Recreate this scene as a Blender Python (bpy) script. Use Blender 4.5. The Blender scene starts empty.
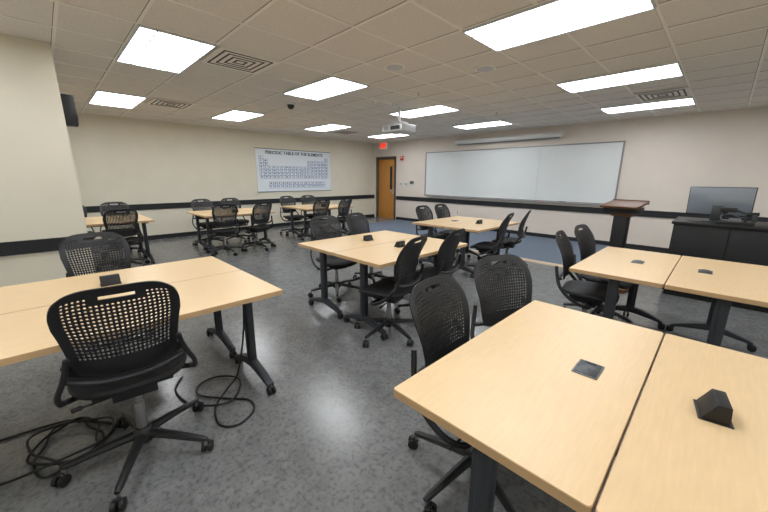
import bpy, math, random
from mathutils import Vector, Matrix, Quaternion
random.seed(4)
scene=bpy.context.scene
COL=scene.collection
try:
    scene.view_settings.view_transform='Standard'
except Exception: pass
# ------------------------------------------------------------------ constants
CAMH=1.45; CEIL=2.67
XW,XE,YS,YN=-9.3,3.3,-2.6,8.75
TH=0.74
# ------------------------------------------------------------------ materials
def mat(name,col,rough=0.5,metal=0.0,noise=0.0,scale=20,bump=0.0,spec=0.5,emis=None,estr=0,coat=0.0,stretch=None,col2=None,detail=4):
    m=bpy.data.materials.new(name); m.use_nodes=True
    nt=m.node_tree; b=nt.nodes['Principled BSDF']
    b.inputs['Base Color'].default_value=(*col,1); b.inputs['Roughness'].default_value=rough
    b.inputs['Metallic'].default_value=metal
    b.inputs['Specular IOR Level'].default_value=spec
    b.inputs['Coat Weight'].default_value=coat
    if emis:
        b.inputs['Emission Color'].default_value=(*emis,1); b.inputs['Emission Strength'].default_value=estr
    if noise>0 or bump>0:
        tc=nt.nodes.new('ShaderNodeTexCoord'); mp=nt.nodes.new('ShaderNodeMapping')
        nt.links.new(tc.outputs['Object'],mp.inputs['Vector'])
        if stretch: mp.inputs['Scale'].default_value=stretch
        n=nt.nodes.new('ShaderNodeTexNoise'); n.inputs['Scale'].default_value=scale; n.inputs['Detail'].default_value=detail
        nt.links.new(mp.outputs['Vector'],n.inputs['Vector'])
        if noise>0:
            r=nt.nodes.new('ShaderNodeValToRGB')
            c2=col2 if col2 else tuple(c*(1-noise) for c in col)
            r.color_ramp.elements[0].position=.32; r.color_ramp.elements[1].position=.68
            r.color_ramp.elements[0].color=(*c2,1); r.color_ramp.elements[1].color=(*col,1)
            nt.links.new(n.outputs['Fac'],r.inputs['Fac']); nt.links.new(r.outputs['Color'],b.inputs['Base Color'])
        if bump>0:
            bp=nt.nodes.new('ShaderNodeBump'); bp.inputs['Strength'].default_value=bump; bp.inputs['Distance'].default_value=.01
            nt.links.new(n.outputs['Fac'],bp.inputs['Height']); nt.links.new(bp.outputs['Normal'],b.inputs['Normal'])
    return m
M={}
M['wall']=mat('wall_paint',(.79,.74,.61),.75,noise=.04,scale=3,bump=.05)
M['wallN']=mat('wall_paint_front',(.78,.70,.62),.75,noise=.04,scale=3,bump=.05)
M['ceil']=mat('ceiling_tile',(.85,.80,.74),.95,noise=.10,scale=60,bump=.25)
M['tbar']=mat('ceiling_grid_metal',(.93,.89,.83),.6)
M['trim']=mat('black_trim',(.012,.013,.016),.5)
M['white']=mat('white_plastic',(.78,.77,.74),.45)
M['lampframe']=mat('lamp_frame',(.6,.62,.64),.4)
M['lamp']=mat('lamp_diffuser',(.9,.93,.95),.5,emis=(.96,.98,1.0),estr=12.5)
M['lamp2']=mat('lamp_diffuser_edge',(.8,.85,.9),.5,emis=(.90,.95,1.0),estr=10)
M['maple']=mat('maple_laminate',(.80,.58,.33),.35,noise=.07,scale=9,stretch=(9,1,9),spec=.45,detail=8)
M['maple_edge']=mat('maple_edge_band',(.60,.39,.20),.45,noise=.1,scale=12)
M['leg']=mat('table_leg_charcoal',(.036,.040,.048),.45,metal=.2)
M['blk']=mat('chair_black_plastic',(.010,.010,.012),.42)
M['seat']=mat('chair_seat_black',(.008,.008,.010),.6,noise=.2,scale=300)
M['rub']=mat('rubber_black',(.008,.008,.008),.55)
M['grey']=mat('grey_metal',(.30,.30,.31),.35,metal=.7)
M['alu']=mat('aluminium',(.62,.63,.64),.35,metal=.8)
M['board']=mat('whiteboard_surface',(.78,.81,.81),.16,noise=.03,scale=1.5,spec=.5)
M['poster']=mat('poster_paper',(.80,.86,.93),.45,noise=.02,scale=3)
M['pblue']=mat('poster_blue',(.10,.20,.50),.5)
M['pink']=mat('poster_ink',(.02,.03,.06),.5)
M['door']=mat('door_oak',(.66,.29,.06),.4,noise=.25,scale=6,stretch=(6,6,.7))
M['dframe']=mat('door_frame_paint',(.10,.075,.06),.5)
M['glass']=mat('dark_glass',(.02,.025,.03),.08)
M['red']=mat('red_plastic',(.6,.02,.015),.4)
M['exit']=mat('exit_sign_letters',(.8,.05,.03),.4,emis=(1,.08,.04),estr=.6)
M['walnut']=mat('lectern_walnut',(.14,.060,.026),.45,noise=.3,scale=8,stretch=(1,8,8))
M['desk']=mat('black_laminate',(.007,.007,.009),.5,noise=.1,scale=10)
M['silver']=mat('monitor_silver',(.33,.37,.43),.25,metal=.3)
M['dgrey']=mat('dark_grey_plastic',(.04,.045,.05),.4)
M['mgrey']=mat('mid_grey_plastic',(.15,.16,.18),.4)
M['carpet']=mat('carpet_blue_grey',(.16,.20,.265),.9,noise=.35,scale=120,bump=.2)
M['tan']=mat('tan_edge_strip',(.60,.47,.33),.5,noise=.1,scale=20)
M['dark']=mat('vent_and_shadow_dark',(.12,.10,.09),.8)
def floor_mat():
    m=bpy.data.materials.new('vinyl_floor_grey'); m.use_nodes=True
    nt=m.node_tree; b=nt.nodes['Principled BSDF']; L=nt.links.new
    tc=nt.nodes.new('ShaderNodeTexCoord')
    n1=nt.nodes.new('ShaderNodeTexNoise'); n1.inputs['Scale'].default_value=9; n1.inputs['Detail'].default_value=10; n1.inputs['Roughness'].default_value=.7; n1.inputs['Distortion'].default_value=.8
    n2=nt.nodes.new('ShaderNodeTexNoise'); n2.inputs['Scale'].default_value=42; n2.inputs['Detail'].default_value=6
    L(tc.outputs['Object'],n1.inputs['Vector']); L(tc.outputs['Object'],n2.inputs['Vector'])
    r=nt.nodes.new('ShaderNodeValToRGB'); e=r.color_ramp.elements
    e[0].position=.34; e[0].color=(.150,.154,.155,1); e[1].position=.66; e[1].color=(.225,.229,.227,1)
    L(n1.outputs['Fac'],r.inputs['Fac'])
    r2=nt.nodes.new('ShaderNodeValToRGB'); r2.color_ramp.elements[0].position=.36; r2.color_ramp.elements[0].color=(.70,.70,.70,1); r2.color_ramp.elements[1].position=.5
    L(n2.outputs['Fac'],r2.inputs['Fac'])
    mx=nt.nodes.new('ShaderNodeMixRGB'); mx.blend_type='MULTIPLY'; mx.inputs['Fac'].default_value=1
    L(r.outputs['Color'],mx.inputs['Color1']); L(r2.outputs['Color'],mx.inputs['Color2'])
    br=nt.nodes.new('ShaderNodeTexBrick'); br.offset=0; br.inputs['Scale'].default_value=1
    br.inputs['Brick Width'].default_value=.305; br.inputs['Row Height'].default_value=.305; br.inputs['Mortar Size'].default_value=.0015; br.inputs['Mortar Smooth'].default_value=.3
    br.inputs['Color1'].default_value=(1,1,1,1); br.inputs['Color2'].default_value=(.93,.93,.93,1); br.inputs['Mortar'].default_value=(.8,.8,.8,1)
    L(tc.outputs['Object'],br.inputs['Vector'])
    mx2=nt.nodes.new('ShaderNodeMixRGB'); mx2.blend_type='MULTIPLY'; mx2.inputs['Fac'].default_value=1
    L(mx.outputs['Color'],mx2.inputs['Color1']); L(br.outputs['Color'],mx2.inputs['Color2'])
    L(mx2.outputs['Color'],b.inputs['Base Color'])
    mr=nt.nodes.new('ShaderNodeMapRange'); mr.inputs['To Min'].default_value=.15; mr.inputs['To Max'].default_value=.28
    L(n1.outputs['Fac'],mr.inputs['Value']); L(mr.outputs['Result'],b.inputs['Roughness'])
    bp=nt.nodes.new('ShaderNodeBump'); bp.inputs['Strength'].default_value=.12; bp.inputs['Distance'].default_value=.01
    L(n1.outputs['Fac'],bp.inputs['Height']); L(bp.outputs['Normal'],b.inputs['Normal'])
    b.inputs['Specular IOR Level'].default_value=.55
    return m
M['floor']=floor_mat()
# ------------------------------------------------------------------ mesh builder
class MB:
    def __init__(s): s.v=[]; s.f=[]; s.m=[]; s.mats=[]
    def mi(s,k):
        if k not in s.mats: s.mats.append(k)
        return s.mats.index(k)
    def add(s,vs,fs,k):
        o=len(s.v); s.v+= [tuple(v) for v in vs]; i=s.mi(k)
        for f in fs: s.f.append(tuple(o+a for a in f)); s.m.append(i)
    def box(s,lo,hi,k,rot=None,piv=None):
        x0,y0,z0=lo; x1,y1,z1=hi
        vs=[Vector(p) for p in [(x0,y0,z0),(x1,y0,z0),(x1,y1,z0),(x0,y1,z0),(x0,y0,z1),(x1,y0,z1),(x1,y1,z1),(x0,y1,z1)]]
        if rot is not None:
            c=Vector(piv) if piv else sum(vs,Vector())/8
            vs=[rot@(v-c)+c for v in vs]
        s.add(vs,[(0,3,2,1),(4,5,6,7),(0,1,5,4),(1,2,6,5),(2,3,7,6),(3,0,4,7)],k)
    def cbox(s,c,d,k,rot=None):
        s.box([c[i]-d[i]/2 for i in range(3)],[c[i]+d[i]/2 for i in range(3)],k,rot)
    def tube(s,pts,r,k,n=10,sx=1.0,closed=False):
        pts=[Vector(p) for p in pts]; N=len(pts)
        rs=r if isinstance(r,(list,tuple)) else [r]*N
        t0=(pts[1]-pts[0]).normalized()
        up=Vector((0,0,1)) if abs(t0.z)<.95 else Vector((1,0,0))
        a=t0.cross(up).normalized(); vs=[]
        for i,p in enumerate(pts):
            if closed: t=(pts[(i+1)%N]-pts[i-1]).normalized()
            else: t=(pts[min(i+1,N-1)]-pts[max(i-1,0)]).normalized()
            a=(a-t*a.dot(t)).normalized(); b=t.cross(a)
            for j in range(n):
                th=2*math.pi*j/n
                vs.append(p+(a*math.cos(th)*sx+b*math.sin(th))*rs[i])
        fs=[]
        for i in range(N if closed else N-1):
            for j in range(n):
                i2=(i+1)%N
                fs.append((i*n+j,i2*n+j,i2*n+(j+1)%n,i*n+(j+1)%n))
        if not closed:
            fs.append(tuple(range(n))); fs.append(tuple((N-1)*n+j for j in reversed(range(n))))
        s.add(vs,fs,k)
    def cyl(s,p0,p1,r,k,n=16,r1=None):
        s.tube([p0,p1],[r,r if r1 is None else r1],k,n)
    def prism(s,poly,a0,a1,axis,k):
        def mk(p,a):
            if axis=='x': return (a,p[0],p[1])
            if axis=='y': return (p[0],a,p[1])
            return (p[0],p[1],a)
        n=len(poly); vs=[mk(p,a0) for p in poly]+[mk(p,a1) for p in poly]
        fs=[tuple(range(n)),tuple(reversed(range(n,2*n)))]+[(i,n+i,n+(i+1)%n,(i+1)%n) for i in range(n)]
        s.add(vs,fs,k)
    def mesh(s,name,bevel=0,smooth=True,seg=2):
        me=bpy.data.meshes.new(name); me.from_pydata(s.v,[],s.f)
        for k in s.mats: me.materials.append(M[k])
        me.polygons.foreach_set('material_index',s.m); me.update()
        import bmesh
        bm=bmesh.new(); bm.from_mesh(me); bmesh.ops.recalc_face_normals(bm,faces=bm.faces); bm.to_mesh(me); bm.free()
        if bevel>0: me=bake(me,[('BEVEL',dict(width=bevel,segments=seg,limit_method='ANGLE',angle_limit=math.radians(40)))])
        if smooth:
            me.polygons.foreach_set('use_smooth',[True]*len(me.polygons))
            try: me.set_sharp_from_angle(angle=math.radians(38))
            except Exception: pass
        me.name=name
        return me
def bake(me,mods):
    o=bpy.data.objects.new('tmp',me); COL.objects.link(o)
    for t,kw in mods:
        md=o.modifiers.new(t,t)
        for a,b in kw.items(): setattr(md,a,b)
    dg=bpy.context.evaluated_depsgraph_get(); dg.update()
    m2=bpy.data.meshes.new_from_object(o.evaluated_get(dg))
    bpy.data.objects.remove(o); return m2
def obj(name,me,loc=(0,0,0),rz=0,parent=None):
    o=bpy.data.objects.new(name,me); COL.objects.link(o)
    o.location=loc; o.rotation_euler=(0,0,rz)
    if parent: o.parent=parent
    return o
def empty(name,loc,rz=0):
    o=bpy.data.objects.new(name,None); o.empty_display_size=.2; COL.objects.link(o)
    o.location=loc; o.rotation_euler=(0,0,rz); return o
def smooth_path(pts,n=6):
    P=[Vector(p) for p in pts]; out=[]
    for i in range(len(P)-1):
        p0=P[max(i-1,0)];p1=P[i];p2=P[i+1];p3=P[min(i+2,len(P)-1)]
        for j in range(n):
            t=j/n
            out.append(.5*((2*p1)+(-p0+p2)*t+(2*p0-5*p1+4*p2-p3)*t*t+(-p0+3*p1-3*p2+p3)*t**3))
    out.append(P[-1]); return out
# ------------------------------------------------------------------ room shell
def shell(name,lo,hi,k):
    b=MB(); b.box(lo,hi,k); return obj(name,b.mesh(name,smooth=False))
shell('floor',(XW-.2,YS-.2,-.1),(XE+.2,YN+.2,0),'floor')
shell('ceiling',(XW-.2,YS-.2,CEIL),(XE+.2,YN+.2,CEIL+.1),'ceil')
shell('wall_west',(XW-.2,YS-.2,0),(XW,YN+.2,CEIL),'wall')
shell('wall_east',(XE,YS-.2,0),(XE+.2,YN+.2,CEIL),'wall')
shell('wall_south',(XW,YS-.2,0),(XE,YS,CEIL),'wall')
DX0,DX1,DZ=-9.13,-8.22,2.13
b=MB(); b.box((XW,YN,0),(DX0,YN+.2,CEIL),'wallN'); b.box((DX1,YN,0),(XE,YN+.2,CEIL),'wallN'); b.box((DX0,YN,DZ),(DX1,YN+.2,CEIL),'wallN')
obj('wall_north',b.mesh('wall_north',smooth=False))
PX,PY=-4.75,.25
shell('wall_partition',(PX-.5,YS,0),(PX,PY,CEIL),'wall')
RZ0,RZ1=.70,.83
shell('trim_1',(XW,YS,RZ0),(XW+.02,YN,RZ1),'trim')
b=MB(); b.box((DX1+.07,YN-.02,RZ0),(XE,YN,RZ1),'trim'); obj('trim_2',b.mesh('trim_2',smooth=False))
b=MB(); b.box((PX,YS,RZ0),(PX+.02,PY+.02,RZ1),'trim'); b.box((PX-.5,PY,RZ0),(PX,PY+.02,RZ1),'trim'); obj('trim_3',b.mesh('trim_3',smooth=False))
shell('baseboard_west',(XW,YS,0),(XW+.012,YN,.1),'trim')
shell('baseboard_north',(DX1+.07,YN-.012,0),(XE,YN,.1),'trim')
shell('baseboard_east',(XE-.012,YS,0),(XE,YN,.1),'trim')
shell('baseboard_partition',(PX,YS,0),(PX+.012,PY,.1),'trim')
# ceiling grid
GX=.045
xl=[-4.88+GX+.61*i for i in range(-8,14)]; xl=[x for x in xl if XW<x<XE]
rows=[(-1.3,-.69),(.75,1.36),(2.70,3.31),(4.93,5.54),(7.1,7.71)]
def div(a,c,n): return [a+(c-a)*i/n for i in range(n)]
yl=[-2.5,-1.9]+div(-1.3,-.69,1)+div(-.69,.75,3)+div(.75,1.36,1)+div(1.36,2.7,2)+div(2.7,3.31,1)+div(3.31,4.93,3)+div(4.93,5.54,1)+div(5.54,7.1,3)+div(7.1,7.71,1)+div(7.71,8.9,2)
yl=[y for y in yl if y<YN-.02]
b=MB()
for x in xl: b.box((x-.012,YS,CEIL-.006),(x+.012,YN,CEIL),'tbar')
for y in yl: b.box((XW,y-.012,CEIL-.0065),(XE,y+.012,CEIL),'tbar')
b.box((XW,YS,CEIL-.006),(XW+.022,YN,CEIL),'tbar'); b.box((XW,YN-.022,CEIL-.006),(XE,YN,CEIL),'tbar')
for x in xl: # painted shadow line: thin dark strip along one side of each bar
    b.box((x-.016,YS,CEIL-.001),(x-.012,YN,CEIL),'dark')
for y in yl: b.box((XW,y-.016,CEIL-.0012),(XE,y-.012,CEIL),'dark')  # same painted shadow strip for the cross bars
obj('trim_4',b.mesh('ceiling_grid',smooth=False))
b=MB(); w,l=.61,1.22; t=.014
b.box((0,0,-.018),(l,t,0),'lampframe'); b.box((0,w-t,-.018),(l,w,0),'lampframe')
b.box((0,t,-.018),(t,w-t,0),'lampframe'); b.box((l-t,t,-.018),(l,w-t,0),'lampframe')
b.box((t,t,-.012),(l-t,.13,-.002),'lamp2'); b.box((t,w-.13,-.012),(l-t,w-t,-.002),'lamp2')
b.box((t,.142,-.014),(l-t,w-.142,-.002),'lamp')
b.box((t,.130,-.020),(l-t,.142,-.002),'lampframe'); b.box((t,w-.142,-.020),(l-t,w-.13,-.002),'lampframe')
TRO=b.mesh('troffer',smooth=False)
for cx in (-7.93,-4.88,-1.83,1.22):
    for (y0,y1) in rows:
        obj('ceiling_troffer_light',TRO,(cx+GX,y0,CEIL-.0065))
# vents
b=MB(); b.box((0,0,-.012),(.61,.61,-.004),'tbar')
for i in range(4):
    d=.05+i*.065
    for (lo,hi) in (((d,d),(.61-d,d+.018)),((d,.61-d-.018),(.61-d,.61-d)),((d,d),(d+.018,.61-d)),((.61-d-.018,d),(.61-d,.61-d))):
        b.box((lo[0],lo[1],-.016),(hi[0],hi[1],-.010),'dark')
VENT=b.mesh('vent',smooth=False)
for p in [(-4.27,1.40),(-1.22,6.3),(-7.93,5.75),(-7.3,1.45)]:
    obj('air_vent',VENT,(p[0]+GX,p[1],CEIL-.0066))
b=MB(); b.cyl((0,0,0),(0,0,-.012),.12,'tbar',32,.115); b.cyl((0,0,-.012),(0,0,-.016),.095,'lampframe',32)
SPK=b.mesh('rspk')
for p in [(-2.15,3.75),(-2.85,3.0)]: obj('ceiling_speaker',SPK,(p[0],p[1],CEIL-.0002))
b=MB(); b.cyl((0,0,0),(0,0,-.03),.085,'white',24,.08)
b.tube([(0,0,-.03),(0,0,-.06),(0,0,-.085),(0,0,-.1)],[.06,.055,.04,.01],'glass',20)
obj('dome_security_camera',b.mesh('dome'),(-5.4,3.15,CEIL-.0066))
b=MB(); b.cyl((0,0,0),(0,0,-.02),.055,'white',24,.05); b.cyl((0,0,-.02),(0,0,-.045),.042,'white',24,.03)
SD=b.mesh('smoke')
obj('smoke_detector',SD,(-4.3,4.05,CEIL-.0002)); obj('smoke_detector',SD,(-5.2,6.2,CEIL-.0002))
b=MB(); b.cyl((0,0,0),(0,0,-.008),.03,'white',16); b.cyl((0,0,-.008),(0,0,-.045),.008,'alu',8); b.cyl((0,0,-.045),(0,0,-.05),.018,'alu',12)
SP=b.mesh('sprk')
for p in [(-3.4,4.1),(-6.2,4.4),(-3.3,6.3)]: obj('sprinkler_head',SP,(p[0],p[1],CEIL-.0002))
# ------------------------------------------------------------------ door
e=empty('door_1',((DX0+DX1)/2,YN,0))
b=MB(); hw=(DX1-DX0)/2-.01
b.box((-hw+.035,.03,.008),(hw-.035,.075,DZ-.04),'door'); d1=obj('door_leaf',b.mesh('door_leaf',bevel=.003),parent=e)
b=MB()
b.box((-hw-.05,-.02,0),(-hw+.035,.1,DZ-.005),'dframe'); b.box((hw-.035,-.02,0),(hw+.05,.1,DZ-.005),'dframe'); b.box((-hw-.05,-.02,DZ-.04),(hw+.05,.1,DZ+.05),'dframe')
obj('door_frame',b.mesh('door_frame',bevel=.003),parent=e)
b=MB(); b.box((.17,.022,1.05),(.29,.032,1.85),'dframe'); b.box((.185,.018,1.065),(.275,.03,1.835),'glass')
b.cyl((.34,.03,1.0),(.34,-.03,1.0),.012,'alu'); b.cyl((.34,-.03,1.0),(.24,-.03,1.0),.01,'alu'); b.box((.31,.022,.9),(.37,.03,1.1),'alu')
obj('door_hardware',b.mesh('door_hw'),parent=e)
b=MB(); b.box((-.16,-.03,-.27),(.16,.03,-.06),'white'); b.box((-.14,-.034,-.25),(.14,-.029,-.08),'exit'); b.cyl((0,0,-.06),(0,0,0),.02,'white')
obj('exit_sign',b.mesh('exit_sign',bevel=.003),(-8.35,8.3,CEIL-.0066),.1)
b=MB(); b.box((-.06,-.05,-.07),(.06,0,.07),'red'); b.box((-.03,-.06,.0),(.03,-.048,.05),'white')
obj('fire_alarm_strobe',b.mesh('alarm',bevel=.004),(-7.9,YN,2.1))
b=MB(); b.box((-.06,-.012,-.06),(.06,0,.06),'white'); b.box((-.03,-.018,-.03),(-.01,-.011,.03),'mgrey'); b.box((.01,-.018,-.03),(.03,-.011,.03),'mgrey')
PL=b.mesh('switch',bevel=.002)
obj('light_switch',PL,(-7.95,YN,1.25))
obj('light_switch',PL,(-7.7,YN,1.25))
b=MB(); b.box((-.07,-.03,-.05),(.07,0,.05),'mgrey'); b.box((-.04,-.033,-.01),(.04,-.029,.03),'dgrey')
obj('thermostat',b.mesh('thermo',bevel=.003),(-7.45,YN,1.3))
b=MB(); b.box((-.035,-.01,-.055),(.035,0,.055),'white'); b.box((-.015,-.013,.01),(.015,-.009,.04),'mgrey'); b.box((-.015,-.013,-.04),(.015,-.009,-.01),'mgrey')
OUT=b.mesh('outlet',bevel=.002)
obj('wall_outlet',OUT,(-1.5,YN,.45)); obj('wall_outlet',OUT,(-5.6,YN,.45))
# ------------------------------------------------------------------ whiteboard
BX0,BX1,BZ0,BZ1=-6.85,-1.66,.93,2.21
e=empty('whiteboard',((BX0+BX1)/2,YN,(BZ0+BZ1)/2)); W=(BX1-BX0)/2; Hh=(BZ1-BZ0)/2
b=MB(); b.box((-W,-.02,-Hh),(W,0,Hh),'board'); obj('writing_surface',b.mesh('wb',smooth=False),parent=e)
b=MB()
b.box((-W-.03,-.03,Hh),(W+.03,0,Hh+.03),'grey'); b.box((-W-.03,-.03,-Hh-.03),(W+.03,0,-Hh),'grey')
b.box((-W-.03,-.03,-Hh),(-W,0,Hh),'grey'); b.box((W,-.03,-Hh),(W+.03,0,Hh),'grey')
b.prism([(-.1,-Hh-.02),(-.1,-Hh-.035),(-.0,-Hh-.05),(0,-Hh-.03),(-.03,-Hh-.03)],-W+.1,W-.1,'x','alu')
b.box((W*.35,-.024,-Hh),(W*.35+.006,-.019,Hh),'alu')
obj('frame_and_tray',b.mesh('wbf',smooth=False),parent=e)
b=MB()
for i,(x,k) in enumerate([(-1.9,'red'),(-1.75,'pblue'),(.9,'blk'),(1.05,'red')]):
    b.cyl((x,-.07,-Hh-.022),(x+.12,-.072,-Hh-.022),.009,k,10)
b.box((1.5,-.09,-Hh-.03),(1.63,-.045,-Hh+.0),'dgrey')
obj('markers',b.mesh('mk'),parent=e)
b=MB(); b.tube([(-1.42,-.09,0),(1.42,-.09,0)],.062,'white',20); b.box((-1.45,-.155,-.066),(-1.41,0,.066),'white'); b.box((1.41,-.155,-.066),(1.45,0,.066),'white'); b.box((-1.41,-.03,-.03),(1.41,-.0,.05),'white')
b.box((-1.38,-.10,-.085),(1.38,-.08,-.06),'mgrey')
obj('projection_screen_case',b.mesh('psc',bevel=.003),(-4.3,YN,2.46))
# ------------------------------------------------------------------ poster
PY0,PY1,PZ0,PZ1=4.25,6.75,1.04,2.22
e=empty('periodic_table_poster',(XW+.003,(PY0+PY1)/2,(PZ0+PZ1)/2)); pw=(PY1-PY0)/2; ph=(PZ1-PZ0)/2
b=MB(); b.box((0,-pw,-ph),(.012,pw,ph),'poster'); b.box((0,-pw-.012,ph),(.018,pw+.012,ph+.015),'dgrey'); b.box((0,-pw-.012,-ph-.015),(.018,pw+.012,-ph),'dgrey')
obj('paper',b.mesh('paper',smooth=False),parent=e)
lay=["X................X","XX..........XXXXXX","XX..........XXXXXX","XXXXXXXXXXXXXXXXXX","XXXXXXXXXXXXXXXXXX","XXXXXXXXXXXXXXXXXX","XXXXXXXXXXXXXXXXXX","..................","..XXXXXXXXXXXXXXX.","..XXXXXXXXXXXXXXX."]
b=MB(); cw=2*pw*.93/18; ch=2*ph*.76/10
for r,row in enumerate(lay):
    for c,chh in enumerate(row):
        if chh!='X': continue
        y=-pw*.93+(c)*cw; z=ph*.68-(r+1)*ch
        t=.006
        b.box((.012,y,z),(.0135,y+t,z+ch),'pblue'); b.box((.012,y,z),(.0135,y+cw,z+t),'pblue')
        b.box((.012,y+cw-t,z),(.0135,y+cw,z+ch),'pblue'); b.box((.012,y,z+ch-t),(.0135,y+cw,z+ch),'pblue')
        q=random.choice([.2,.3,.4])
        b.box((.012,y+cw*.28,z+ch*.40),(.0138,y+cw*(.28+q),z+ch*.74),'pink')
obj('element_cells',b.mesh('cells',smooth=False),parent=e)
cu=bpy.data.curves.new('poster_title','FONT'); cu.body='PERIODIC TABLE OF THE ELEMENTS'; cu.size=.12; cu.align_x='CENTER'; cu.extrude=.0008; cu.offset=.003
cu.materials.append(M['pink'])
t=bpy.data.objects.new('title_text',cu); COL.objects.link(t); t.parent=e; t.location=(.0135,0,ph*.78); t.rotation_euler=(math.pi/2,0,math.pi/2)
# ------------------------------------------------------------------ wall speaker on partition end
b=MB(); b.box((-.06,-.0,-.15),(.04,.10,.15),'blk'); b.box((-.05,.098,-.135),(.03,.106,.135),'dgrey'); b.cyl((-.01,.11,-.06),(-.01,.104,-.06),.035,'rub',20); b.cyl((-.01,.11,.08),(-.01,.104,.08),.02,'rub',16)
obj('wall_speaker',b.mesh('spk',bevel=.006),(-4.9,PY+.001,2.10))
# ------------------------------------------------------------------ projector
e=empty('ceiling_projector',(-4.2,4.55,CEIL-.0066),math.radians(0))
b=MB(); b.box((-.1,-.1,-.02),(.1,.1,0),'white'); b.cyl((0,0,-.02),(0,0,-.27),.022,'alu'); b.box((-.12,-.1,-.29),(.12,.1,-.27),'alu')
for sx in(-1,1):
    for sy in(-1,1): b.tube([(sx*.1,sy*.08,-.28),(sx*.14,sy*.11,-.32)],.008,'alu',8)
obj('mount',b.mesh('pm'),parent=e)
b=MB(); b.box((-.23,-.18,-.44),(.23,.18,-.32),'alu')
for i in range(6): b.box((-.2+i*.02,-.182,-.41),(-.192+i*.02,-.178,-.34),'dark')
obj('body',b.mesh('pb',bevel=.015,seg=3),parent=e)
b=MB(); b.cyl((.08,.175,-.375),(.08,.22,-.375),.045,'blk',20,.04); b.cyl((.08,.215,-.375),(.08,.223,-.375),.032,'glass',20); b.box((-.03,-.187,-.41),(.18,-.178,-.35),'dgrey')
obj('lens',b.mesh('plens'),parent=e)
# ------------------------------------------------------------------ carpet zone and strip
b=MB(); b.box((-8.0,6.1,0),(-1.45,YN-.02,.012),'carpet'); obj('carpet_runner',b.mesh('carpet',smooth=False))
b=MB(); b.prism([(5.96,0),(5.98,.014),(6.1,.016),(6.1,0)],-5.0,-1.4,'x','tan'); obj('trim_5',b.mesh('strip',smooth=False))
# ------------------------------------------------------------------ chair meshes
def back_mesh():
    nu,nv=25,24; Wt=.222; H=.435; z0=.535
    def P(s,t):
        w=Wt*(.83+.17*min(1,t*1.6)) 
        if t<.14: w*=1-.10*((.14-t)/.14)**2
        x=s*w*(1-.10*max(0,(t-.72)/.28)**2.2)
        z=z0+H*t-.055*abs(s)**4.5*max(0,(t-.35)/.65)**1.5+.03*abs(s)**3*(1-t)
        y=-.205-.085*t+.035*s*s+.02*math.sin(math.pi*t)*(1) -.02*t*t
        return (x,y,z)
    vs=[];ix={}
    def V(a,c):
        k=(round(a*8),round(c*8))
        if k not in ix: ix[k]=len(vs); vs.append(P(a/nu*2-1,c/nv))
        return ix[k]
    fs=[]
    for i in range(nu):
        for j in range(nv):
            bd=[V(i,j),V(i+.5,j),V(i+1,j),V(i+1,j+.5),V(i+1,j+1),V(i+.5,j+1),V(i,j+1),V(i,j+.5)]
            if j==nv-3 and 9<=i<=15: continue      # hand slot
            solid = i<2 or i>=nu-2 or j<5 or j>=nv-2 or (j>=nv-4 and 7<=i<=17)
            if solid: fs.append(tuple(bd)); continue
            o=[]
            cx,cy=i+.5,j+.5
            for q in range(8):
                th=math.radians(-135+45*q); a,c=cx+.32*math.cos(th),cy+.32*math.sin(th)
                vs.append(P(a/nu*2-1,c/nv)); o.append(len(vs)-1)
            for q in range(8): fs.append((bd[q],bd[(q+1)%8],o[(q+1)%8],o[q]))
    me=bpy.data.meshes.new('back'); me.from_pydata(vs,[],fs); me.materials.append(M['blk'])
    me=bake(me,[('SOLIDIFY',dict(thickness=.006,offset=0))])
    me.polygons.foreach_set('use_smooth',[True]*len(me.polygons))
    try: me.set_sharp_from_angle(angle=math.radians(40))
    except Exception: pass
    me.name='chair_back'; return me
def seat_mesh():
    b=MB(); n=40
    def ring(sc,z,edge):
        out=[]
        for i in range(n):
            th=2*math.pi*i/n; c,s_=math.cos(th),math.sin(th)
            x=.245*sc*math.copysign(abs(c)**.55,c); y=.225*sc*math.copysign(abs(s_)**.6,s_)
            zz=z-edge*max(0,y/.225)**3*.035+ .012*(abs(x)/.245)**2*edge
            if y<0: x*=1-.08*(abs(y)/.225)
            out.append((x,y+.02,zz))
        return out
    rings=[ring(.80,.425,1),ring(.97,.435,1),ring(1.0,.45,1),ring(.97,.466,1),ring(.85,.470,1),ring(.55,.462,.6),ring(.2,.457,.3)]
    vs=[p for r in rings for p in r]; fs=[]
    for k in range(len(rings)-1):
        for i in range(n): fs.append((k*n+i,k*n+(i+1)%n,(k+1)*n+(i+1)%n,(k+1)*n+i))
    fs.append(tuple(reversed(range(n)))); fs.append(tuple((len(rings)-1)*n+i for i in range(n)))
    b.add(vs,fs,'seat'); return b.mesh('chair_seat')
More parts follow.
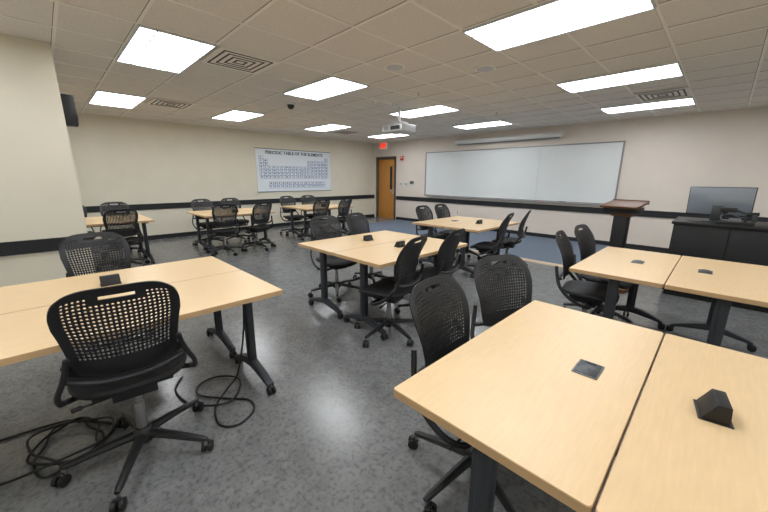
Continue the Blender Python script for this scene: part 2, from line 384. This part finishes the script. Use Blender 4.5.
def frame_mesh():
    b=MB()
    for s in (-1,1):
        p=smooth_path([(s*.195,-.245,.68),(s*.205,-.235,.63),(s*.226,-.215,.565),(s*.252,-.18,.50),(s*.262,-.10,.425),(s*.252,0,.375),(s*.19,.06,.355),(s*.06,.04,.36)])
        b.tube(p,.0115,'blk',10,sx=1.3)
    p=smooth_path([(-.225,-.20,.575),(-.12,-.235,.548),(0,-.245,.54),(.12,-.235,.548),(.225,-.20,.575)])
    b.tube(p,.013,'blk',8,sx=1.6)
    b.box((-.09,-.11,.35),(.09,.12,.405),'blk'); b.box((-.16,-.12,.395),(.16,.14,.43),'blk')
    b.tube(smooth_path([(.08,.02,.375),(.16,.03,.375),(.24,.02,.365),(.275,.015,.36)]),[.006]*18+[.010],'blk',8)
    b.tube([(-.06,-.05,.36),(-.2,-.06,.355)],.006,'blk',8); b.cyl((-.2,-.06,.355),(-.24,-.06,.353),.012,'blk',8)
    b.cyl((0,0,.24),(0,0,.36),.0185,'grey',16); b.cyl((0,0,.11),(0,0,.26),.025,'grey',16)
    return b.mesh('chair_frame',bevel=.004)
def base_mesh():
    b=MB()
    b.tube([(0,0,.075),(0,0,.09),(0,0,.14),(0,0,.16)],[.035,.05,.047,.032],'blk',20)
    for i in range(5):
        a=2*math.pi*i/5+.3; d=Vector((math.cos(a),math.sin(a),0))
        b.tube([d*.03+Vector((0,0,.125)),d*.15+Vector((0,0,.112)),d*.31+Vector((0,0,.088)),d*.335+Vector((0,0,.085))],[.023,.020,.015,.010],'blk',8,sx=1.15)
    return b.mesh('chair_base')
def caster_mesh():
    b=MB()
    for i in range(5):
        a=2*math.pi*i/5+.3; d=Vector((math.cos(a),math.sin(a),0)); c=d*.325
        sw=a+ (i*1.7%3)-1.5; ax=Vector((math.cos(sw),math.sin(sw),0)); tr=Vector((-ax.y,ax.x,0))
        cc=c+tr*.018
        b.cyl(c+Vector((0,0,.05)),c+Vector((0,0,.095)),.008,'grey',8)
        for s in (-1,1):
            b.tube([cc+ax*s*.007+Vector((0,0,.028)),cc+ax*s*.012+Vector((0,0,.028)),cc+ax*s*.024+Vector((0,0,.028)),cc+ax*s*.027+Vector((0,0,.028))],[.026,.028,.028,.02],'rub',18)
        b.tube([cc+Vector((0,0,.04))-ax*.02,cc+Vector((0,0,.058))-ax*.008,cc+Vector((0,0,.058))+ax*.008,cc+Vector((0,0,.04))+ax*.02],.010,'blk',8)
    return b.mesh('chair_casters')
CH=dict(back_shell=back_mesh(),seat=seat_mesh(),frame=frame_mesh(),star_base=base_mesh(),casters=caster_mesh())
def chair(x,y,face,swing=0,spin=None,lift=0):
    e=empty('office_chair',(x,y,0),0)
    rz={'+x':-math.pi/2,'-x':math.pi/2,'+y':0,'-y':math.pi}[face]+math.radians(swing)
    sp=random.uniform(0,6.28) if spin is None else spin
    for k,me in CH.items():
        low=k in('star_base','casters')
        obj(k,me,(0,0,0 if low else lift),sp if low else rz,e)
    return e
# ------------------------------------------------------------------ tables
def top_mesh(TL,TW):
    b=MB(); r=.012; hw,hl=TW/2-.001,TL/2
    poly=[]
    for cx,cy,a0 in ((hw-r,hl-r,0),(-hw+r,hl-r,90),(-hw+r,-hl+r,180),(hw-r,-hl+r,270)):
        for i in range(5):
            a=math.radians(a0+i*22.5); poly.append((cx+r*math.cos(a),cy+r*math.sin(a)))
    n=len(poly); z0,z1=TH-.03,TH
    vs=[(p[0],p[1],z0) for p in poly]+[(p[0],p[1],z1-.002) for p in poly]+[(p[0]*.994,p[1]*.997,z1) for p in poly]
    b.add(vs,[tuple(reversed(range(n)))]+[(i,(i+1)%n,n+(i+1)%n,n+i) for i in range(n)]+[(n+i,n+(i+1)%n,2*n+(i+1)%n,2*n+i) for i in range(n)],'maple_edge')
    b.add(vs[2*n:],[tuple(range(n))],'maple')
    return b.mesh('table_top')
def leg_mesh():
    b=MB()
    b.tube([(0,0,.13),(0,0,.40),(0,0,TH-.045)],[.030,.028,.030],'leg',16,sx=1.0)
    b.box((-.035,-.022,.12),(.035,.022,TH-.05),'leg')
    b.box((-.24,-.03,TH-.052),(.24,.03,TH-.03),'leg')
    top=[];bot=[]
    N=14
    for i in range(N+1):
        u=-1+2*i/N; x=u*.275
        top.append((x,.165-.085*abs(u)**1.4)); bot.append((x,.105-.045*abs(u)**1.2))
    b.prism(top+bot[::-1],-.024,.024,'y','leg')
    for s in(-1,1):
        x=s*.265
        b.cyl((x,0,.05),(x,0,.075),.011,'grey',8)
        for q in(-1,1): b.tube([(x+s*.01,q*.005,.03),(x+s*.01,q*.009,.03),(x+s*.01,q*.022,.03),(x+s*.01,q*.026,.03)],[.026,.03,.03,.02],'rub',18)
        b.tube([(x-.02,0,.045),(x,0,.064),(x+.02,0,.05)],.011,'leg',8)
    return b.mesh('table_leg',bevel=.004)
LEG=leg_mesh(); TOPS={}
b=MB(); b.box((-.02,-.46,TH-.075),(.02,.46,TH-.035),'leg'); BEAM=b.mesh('beam',bevel=.003)
b=MB(); b.box((-.042,-.058,0),(.042,.058,.005),'mgrey'); b.box((-.036,-.052,.005),(.036,.052,.008),'dgrey'); b.box((-.036,-.002,.008),(.036,.002,.009),'mgrey'); b.box((-.02,.04,.008),(.02,.046,.012),'mgrey')
MODF=b.mesh('modflat',bevel=.0015)
b=MB(); b.box((-.040,-.056,0),(.040,.056,.004),'rub'); b.prism([(-.034,.004),(.032,.004),(.028,.060),(-.004,.060)],-.052,.052,'y','rub')
for i in(-1,1): b.cbox((.0305,i*.024,.033),(.004,.032,.03),'dgrey',Matrix.Rotation(math.radians(-4),3,'Y'))
MODP=b.mesh('modpop',bevel=.002)
def table(cx,cy,mod=None,mx=0.0,modrz=0,L=1.24,my=0,TW=.61):
    e=empty('training_table',(cx,cy,0))
    if (L,TW) not in TOPS: TOPS[(L,TW)]=top_mesh(L,TW)
    obj('top',TOPS[(L,TW)],parent=e); obj('beam',BEAM,parent=e)
    obj('leg_1',LEG,(0,-L/2+.11,0),0,e); obj('leg_2',LEG,(0,L/2-.11,0),0,e)
    if mod=='f': obj('power_module',MODF,(mx,my,TH),modrz,e)
    if mod=='p': obj('power_module',MODP,(mx,my,TH),modrz,e)
    return e
def group(x0,y0,modA,modB,L=1.24,my=0,TW=.61):
    a=table(x0-TW/2,y0+L/2,modA,-.08,0,L,my,TW); b_=table(x0-TW*1.5-.004,y0+L/2,modB,.08,math.pi,L,my,TW); return a,b_
T_=.61
table(-.70+T_/2,.745+1.24/2,'f',.14); table(-.70+T_*1.5+.004,.745+1.24/2,'p',-.13,.15)
table(-.80+T_/2,2.95+1.3/2,'f',.06,0,1.3); table(-.80+T_*1.5+.004,2.95+1.3/2,'f',-.12,0,1.3)
TA,_=group(-1.91,-.62,None,'p',1.61,.03,.655); group(-1.93,1.88,'p','p',1.38,0,.65); group(-2.33,4.2,'p','f',1.36)
group(-6.6,-.15,None,None,1.36); group(-6.6,2.0,'p',None,1.36); group(-6.6,4.15,'p',None,1.36)
# chairs
chair(-.65,1.29,'+x',2,.5); chair(-.68,1.88,'+x',-22,1.2)
chair(-1.97,.17,'-x',-6,-.785,.05); chair(-3.34,.24,'+x',5,None,.02)
chair(-2.05,2.12,'-x',12); chair(-2.05,2.74,'-x',8); chair(-3.3,2.45,'+x',-6); chair(-3.3,3.05,'+x',10)
chair(-2.4,4.65,'-x',10); chair(-2.4,5.3,'-x',14); chair(-3.5,4.75,'+x',0); chair(-3.5,5.3,'+x',0)
chair(-.74,3.40,'+x',6); chair(-.74,4.0,'+x',-5)
chair(-6.65,.72,'-x',8); chair(-7.85,.25,'+x',0); chair(-7.85,.85,'+x',-6)
chair(-6.65,2.3,'-x',-5); chair(-6.65,2.95,'-x',12); chair(-7.8,2.4,'+x',4); chair(-7.8,3.0,'+x',0)
chair(-6.65,4.4,'-x',0); chair(-6.65,5.05,'-x',9); chair(-7.8,4.45,'+x',0); chair(-7.8,5.05,'+x',-8)
# ------------------------------------------------------------------ lectern
e=empty('lectern',(-.90,5.35,0),math.radians(-10))
b=MB()
b.cbox((0,0,1.13),(.42,.38,.028),'walnut',Matrix.Rotation(math.radians(9),3,'X'))
b.cbox((0,.190,1.16),(.42,.02,.05),'walnut'); b.box((-.19,-.13,1.03),(.19,.13,1.10),'desk')
obj('reading_desk',b.mesh('lt',bevel=.004),parent=e)
b=MB(); b.box((-.08,-.06,.05),(.08,.06,1.04),'desk'); b.box((-.11,-.08,.98),(.11,.08,1.04),'walnut'); b.box((-.23,-.2,0),(.23,.2,.05),'walnut')
obj('column',b.mesh('lc',bevel=.005),parent=e)
# ------------------------------------------------------------------ instructor desk
e=empty('instructor_desk',(-.38,5.5,0)); Lx,Ly,Hz=2.0,.75,.95
b=MB(); b.box((-.02,-.03,Hz-.035),(Lx+.02,Ly,Hz),'desk'); obj('worktop',b.mesh('dt',bevel=.004),parent=e)
b=MB(); b.box((0,0,.06),(Lx,Ly-.05,Hz-.035),'desk'); b.box((.03,.03,0),(Lx-.03,Ly-.08,.06),'rub')
for i in range(4):
    x=.02+i*.49; b.box((x,-.016,.09),(x+.475,0,Hz-.06),'desk')
obj('cabinet',b.mesh('dc',bevel=.003),parent=e)
e=empty('computer_monitor',(-.02,5.80,.95),math.radians(-6))
b=MB(); R=Matrix.Rotation(math.radians(8),3,'X')
b.cbox((0,0,.25),(.58,.03,.34),'blk',R); b.cbox((0,-.017,.25),(.565,.012,.325),'silver',R); b.cbox((0,.0165,.25),(.55,.004,.31),'glass',R)
obj('panel',b.mesh('mp',bevel=.006),parent=e)
b=MB(); b.box((-.11,-.1,0),(.11,.1,.012),'dgrey'); b.box((-.05,-.05,.01),(.05,-.03,.2),'dgrey')
obj('stand',b.mesh('ms',bevel=.004),parent=e)
e=empty('document_camera',(.14,5.60,.95),0)
b=MB(); b.box((-.14,-.07,0),(.16,.07,.035),'blk'); b.tube([(.08,0,.03),(.10,0,.12),(-.02,-.01,.17)],.014,'dgrey'); b.box((-.14,-.04,.14),(.0,.03,.19),'blk'); b.cyl((-.09,-.01,.14),(-.09,-.01,.12),.02,'glass')
b.tube([(.08,0,.12),(.18,.0,.13)],.022,'blk'); b.box((.13,-.03,.04),(.17,.03,.12),'dgrey')
b.tube(smooth_path([(-.10,.02,.03),(-.12,.03,.09),(-.04,.03,.11),(.05,.02,.08),(.16,.02,.10)]),.006,'mgrey',6)
b.box((-.05,-.05,.03),(.05,.02,.07),'mgrey')
obj('arm_and_base',b.mesh('dcam',bevel=.004),parent=e)
b=MB(); b.box((-.1,-.12,0),(.1,.12,.05),'dgrey'); b.box((-.09,-.125,.01),(.09,-.119,.04),'mgrey')
obj('desk_switch_box',b.mesh('box',bevel=.004),(.62,5.75,.95))
# ------------------------------------------------------------------ floor cables
def cable(name,pts,r=.0065,parent=None,off=(0,0)):
    b=MB(); b.tube(smooth_path([(p[0]+off[0],p[1]+off[1],p[2] if len(p)>2 else .008) for i,p in enumerate(pts)],8),r,'rub',8); o=obj(name,b.mesh(name))
    if parent: o.parent=parent; o.location=-parent.location
    return o
cable('power_cord_1',[(-2.24,.86,.70),(-2.24,.84,.4),(-2.26,.78,.08),(-2.22,.68),(-2.08,.56),(-1.90,.52),(-1.82,.60),(-1.88,.72),(-2.0,.74),(-2.12,.64),(-2.28,.52,.012),(-2.40,.56,.012),(-2.42,.68,.012),(-2.30,.78,.016),(-2.15,.74,.022),(-2.05,.62,.022),(-2.2,.46,.012),(-2.45,.42),(-2.6,.5)],parent=TA)
co=[(-2.3,-.45,.008),(-2.25,-.12,.008)]
for i in range(30):
    a=2.4-i*.72; rr=.15+.035*math.sin(i*1.9); co.append((-1.98+rr*1.15*math.cos(a)+.03*math.sin(i*.7),-.10+rr*math.sin(a)+.02*math.cos(i*.9),.008+.0013*i))
co+=[(-1.9,-.42,.012),(-2.2,-.6,.008)]
cable('power_cord_2',co,parent=TA,off=(-.33,-.02))
# ------------------------------------------------------------------ world + camera
w=bpy.data.worlds.new('world'); scene.world=w; w.use_nodes=True
w.node_tree.nodes['Background'].inputs[0].default_value=(.6,.62,.65,1); w.node_tree.nodes['Background'].inputs[1].default_value=.3
F=333.5; pitch=math.radians(13.2)
cam=bpy.data.cameras.new('camera'); cam.sensor_width=36; cam.lens=F/768*36; cam.clip_start=.05
co=bpy.data.objects.new('camera',cam); COL.objects.link(co); scene.camera=co
co.location=(0,0,CAMH)
fw=Vector((-math.cos(pitch)/math.sqrt(2),math.cos(pitch)/math.sqrt(2),-math.sin(pitch)))
q=fw.to_track_quat('-Z','Y')
co.rotation_mode='QUATERNION'
co.rotation_quaternion=q@Quaternion((0,0,1),math.radians(.4))
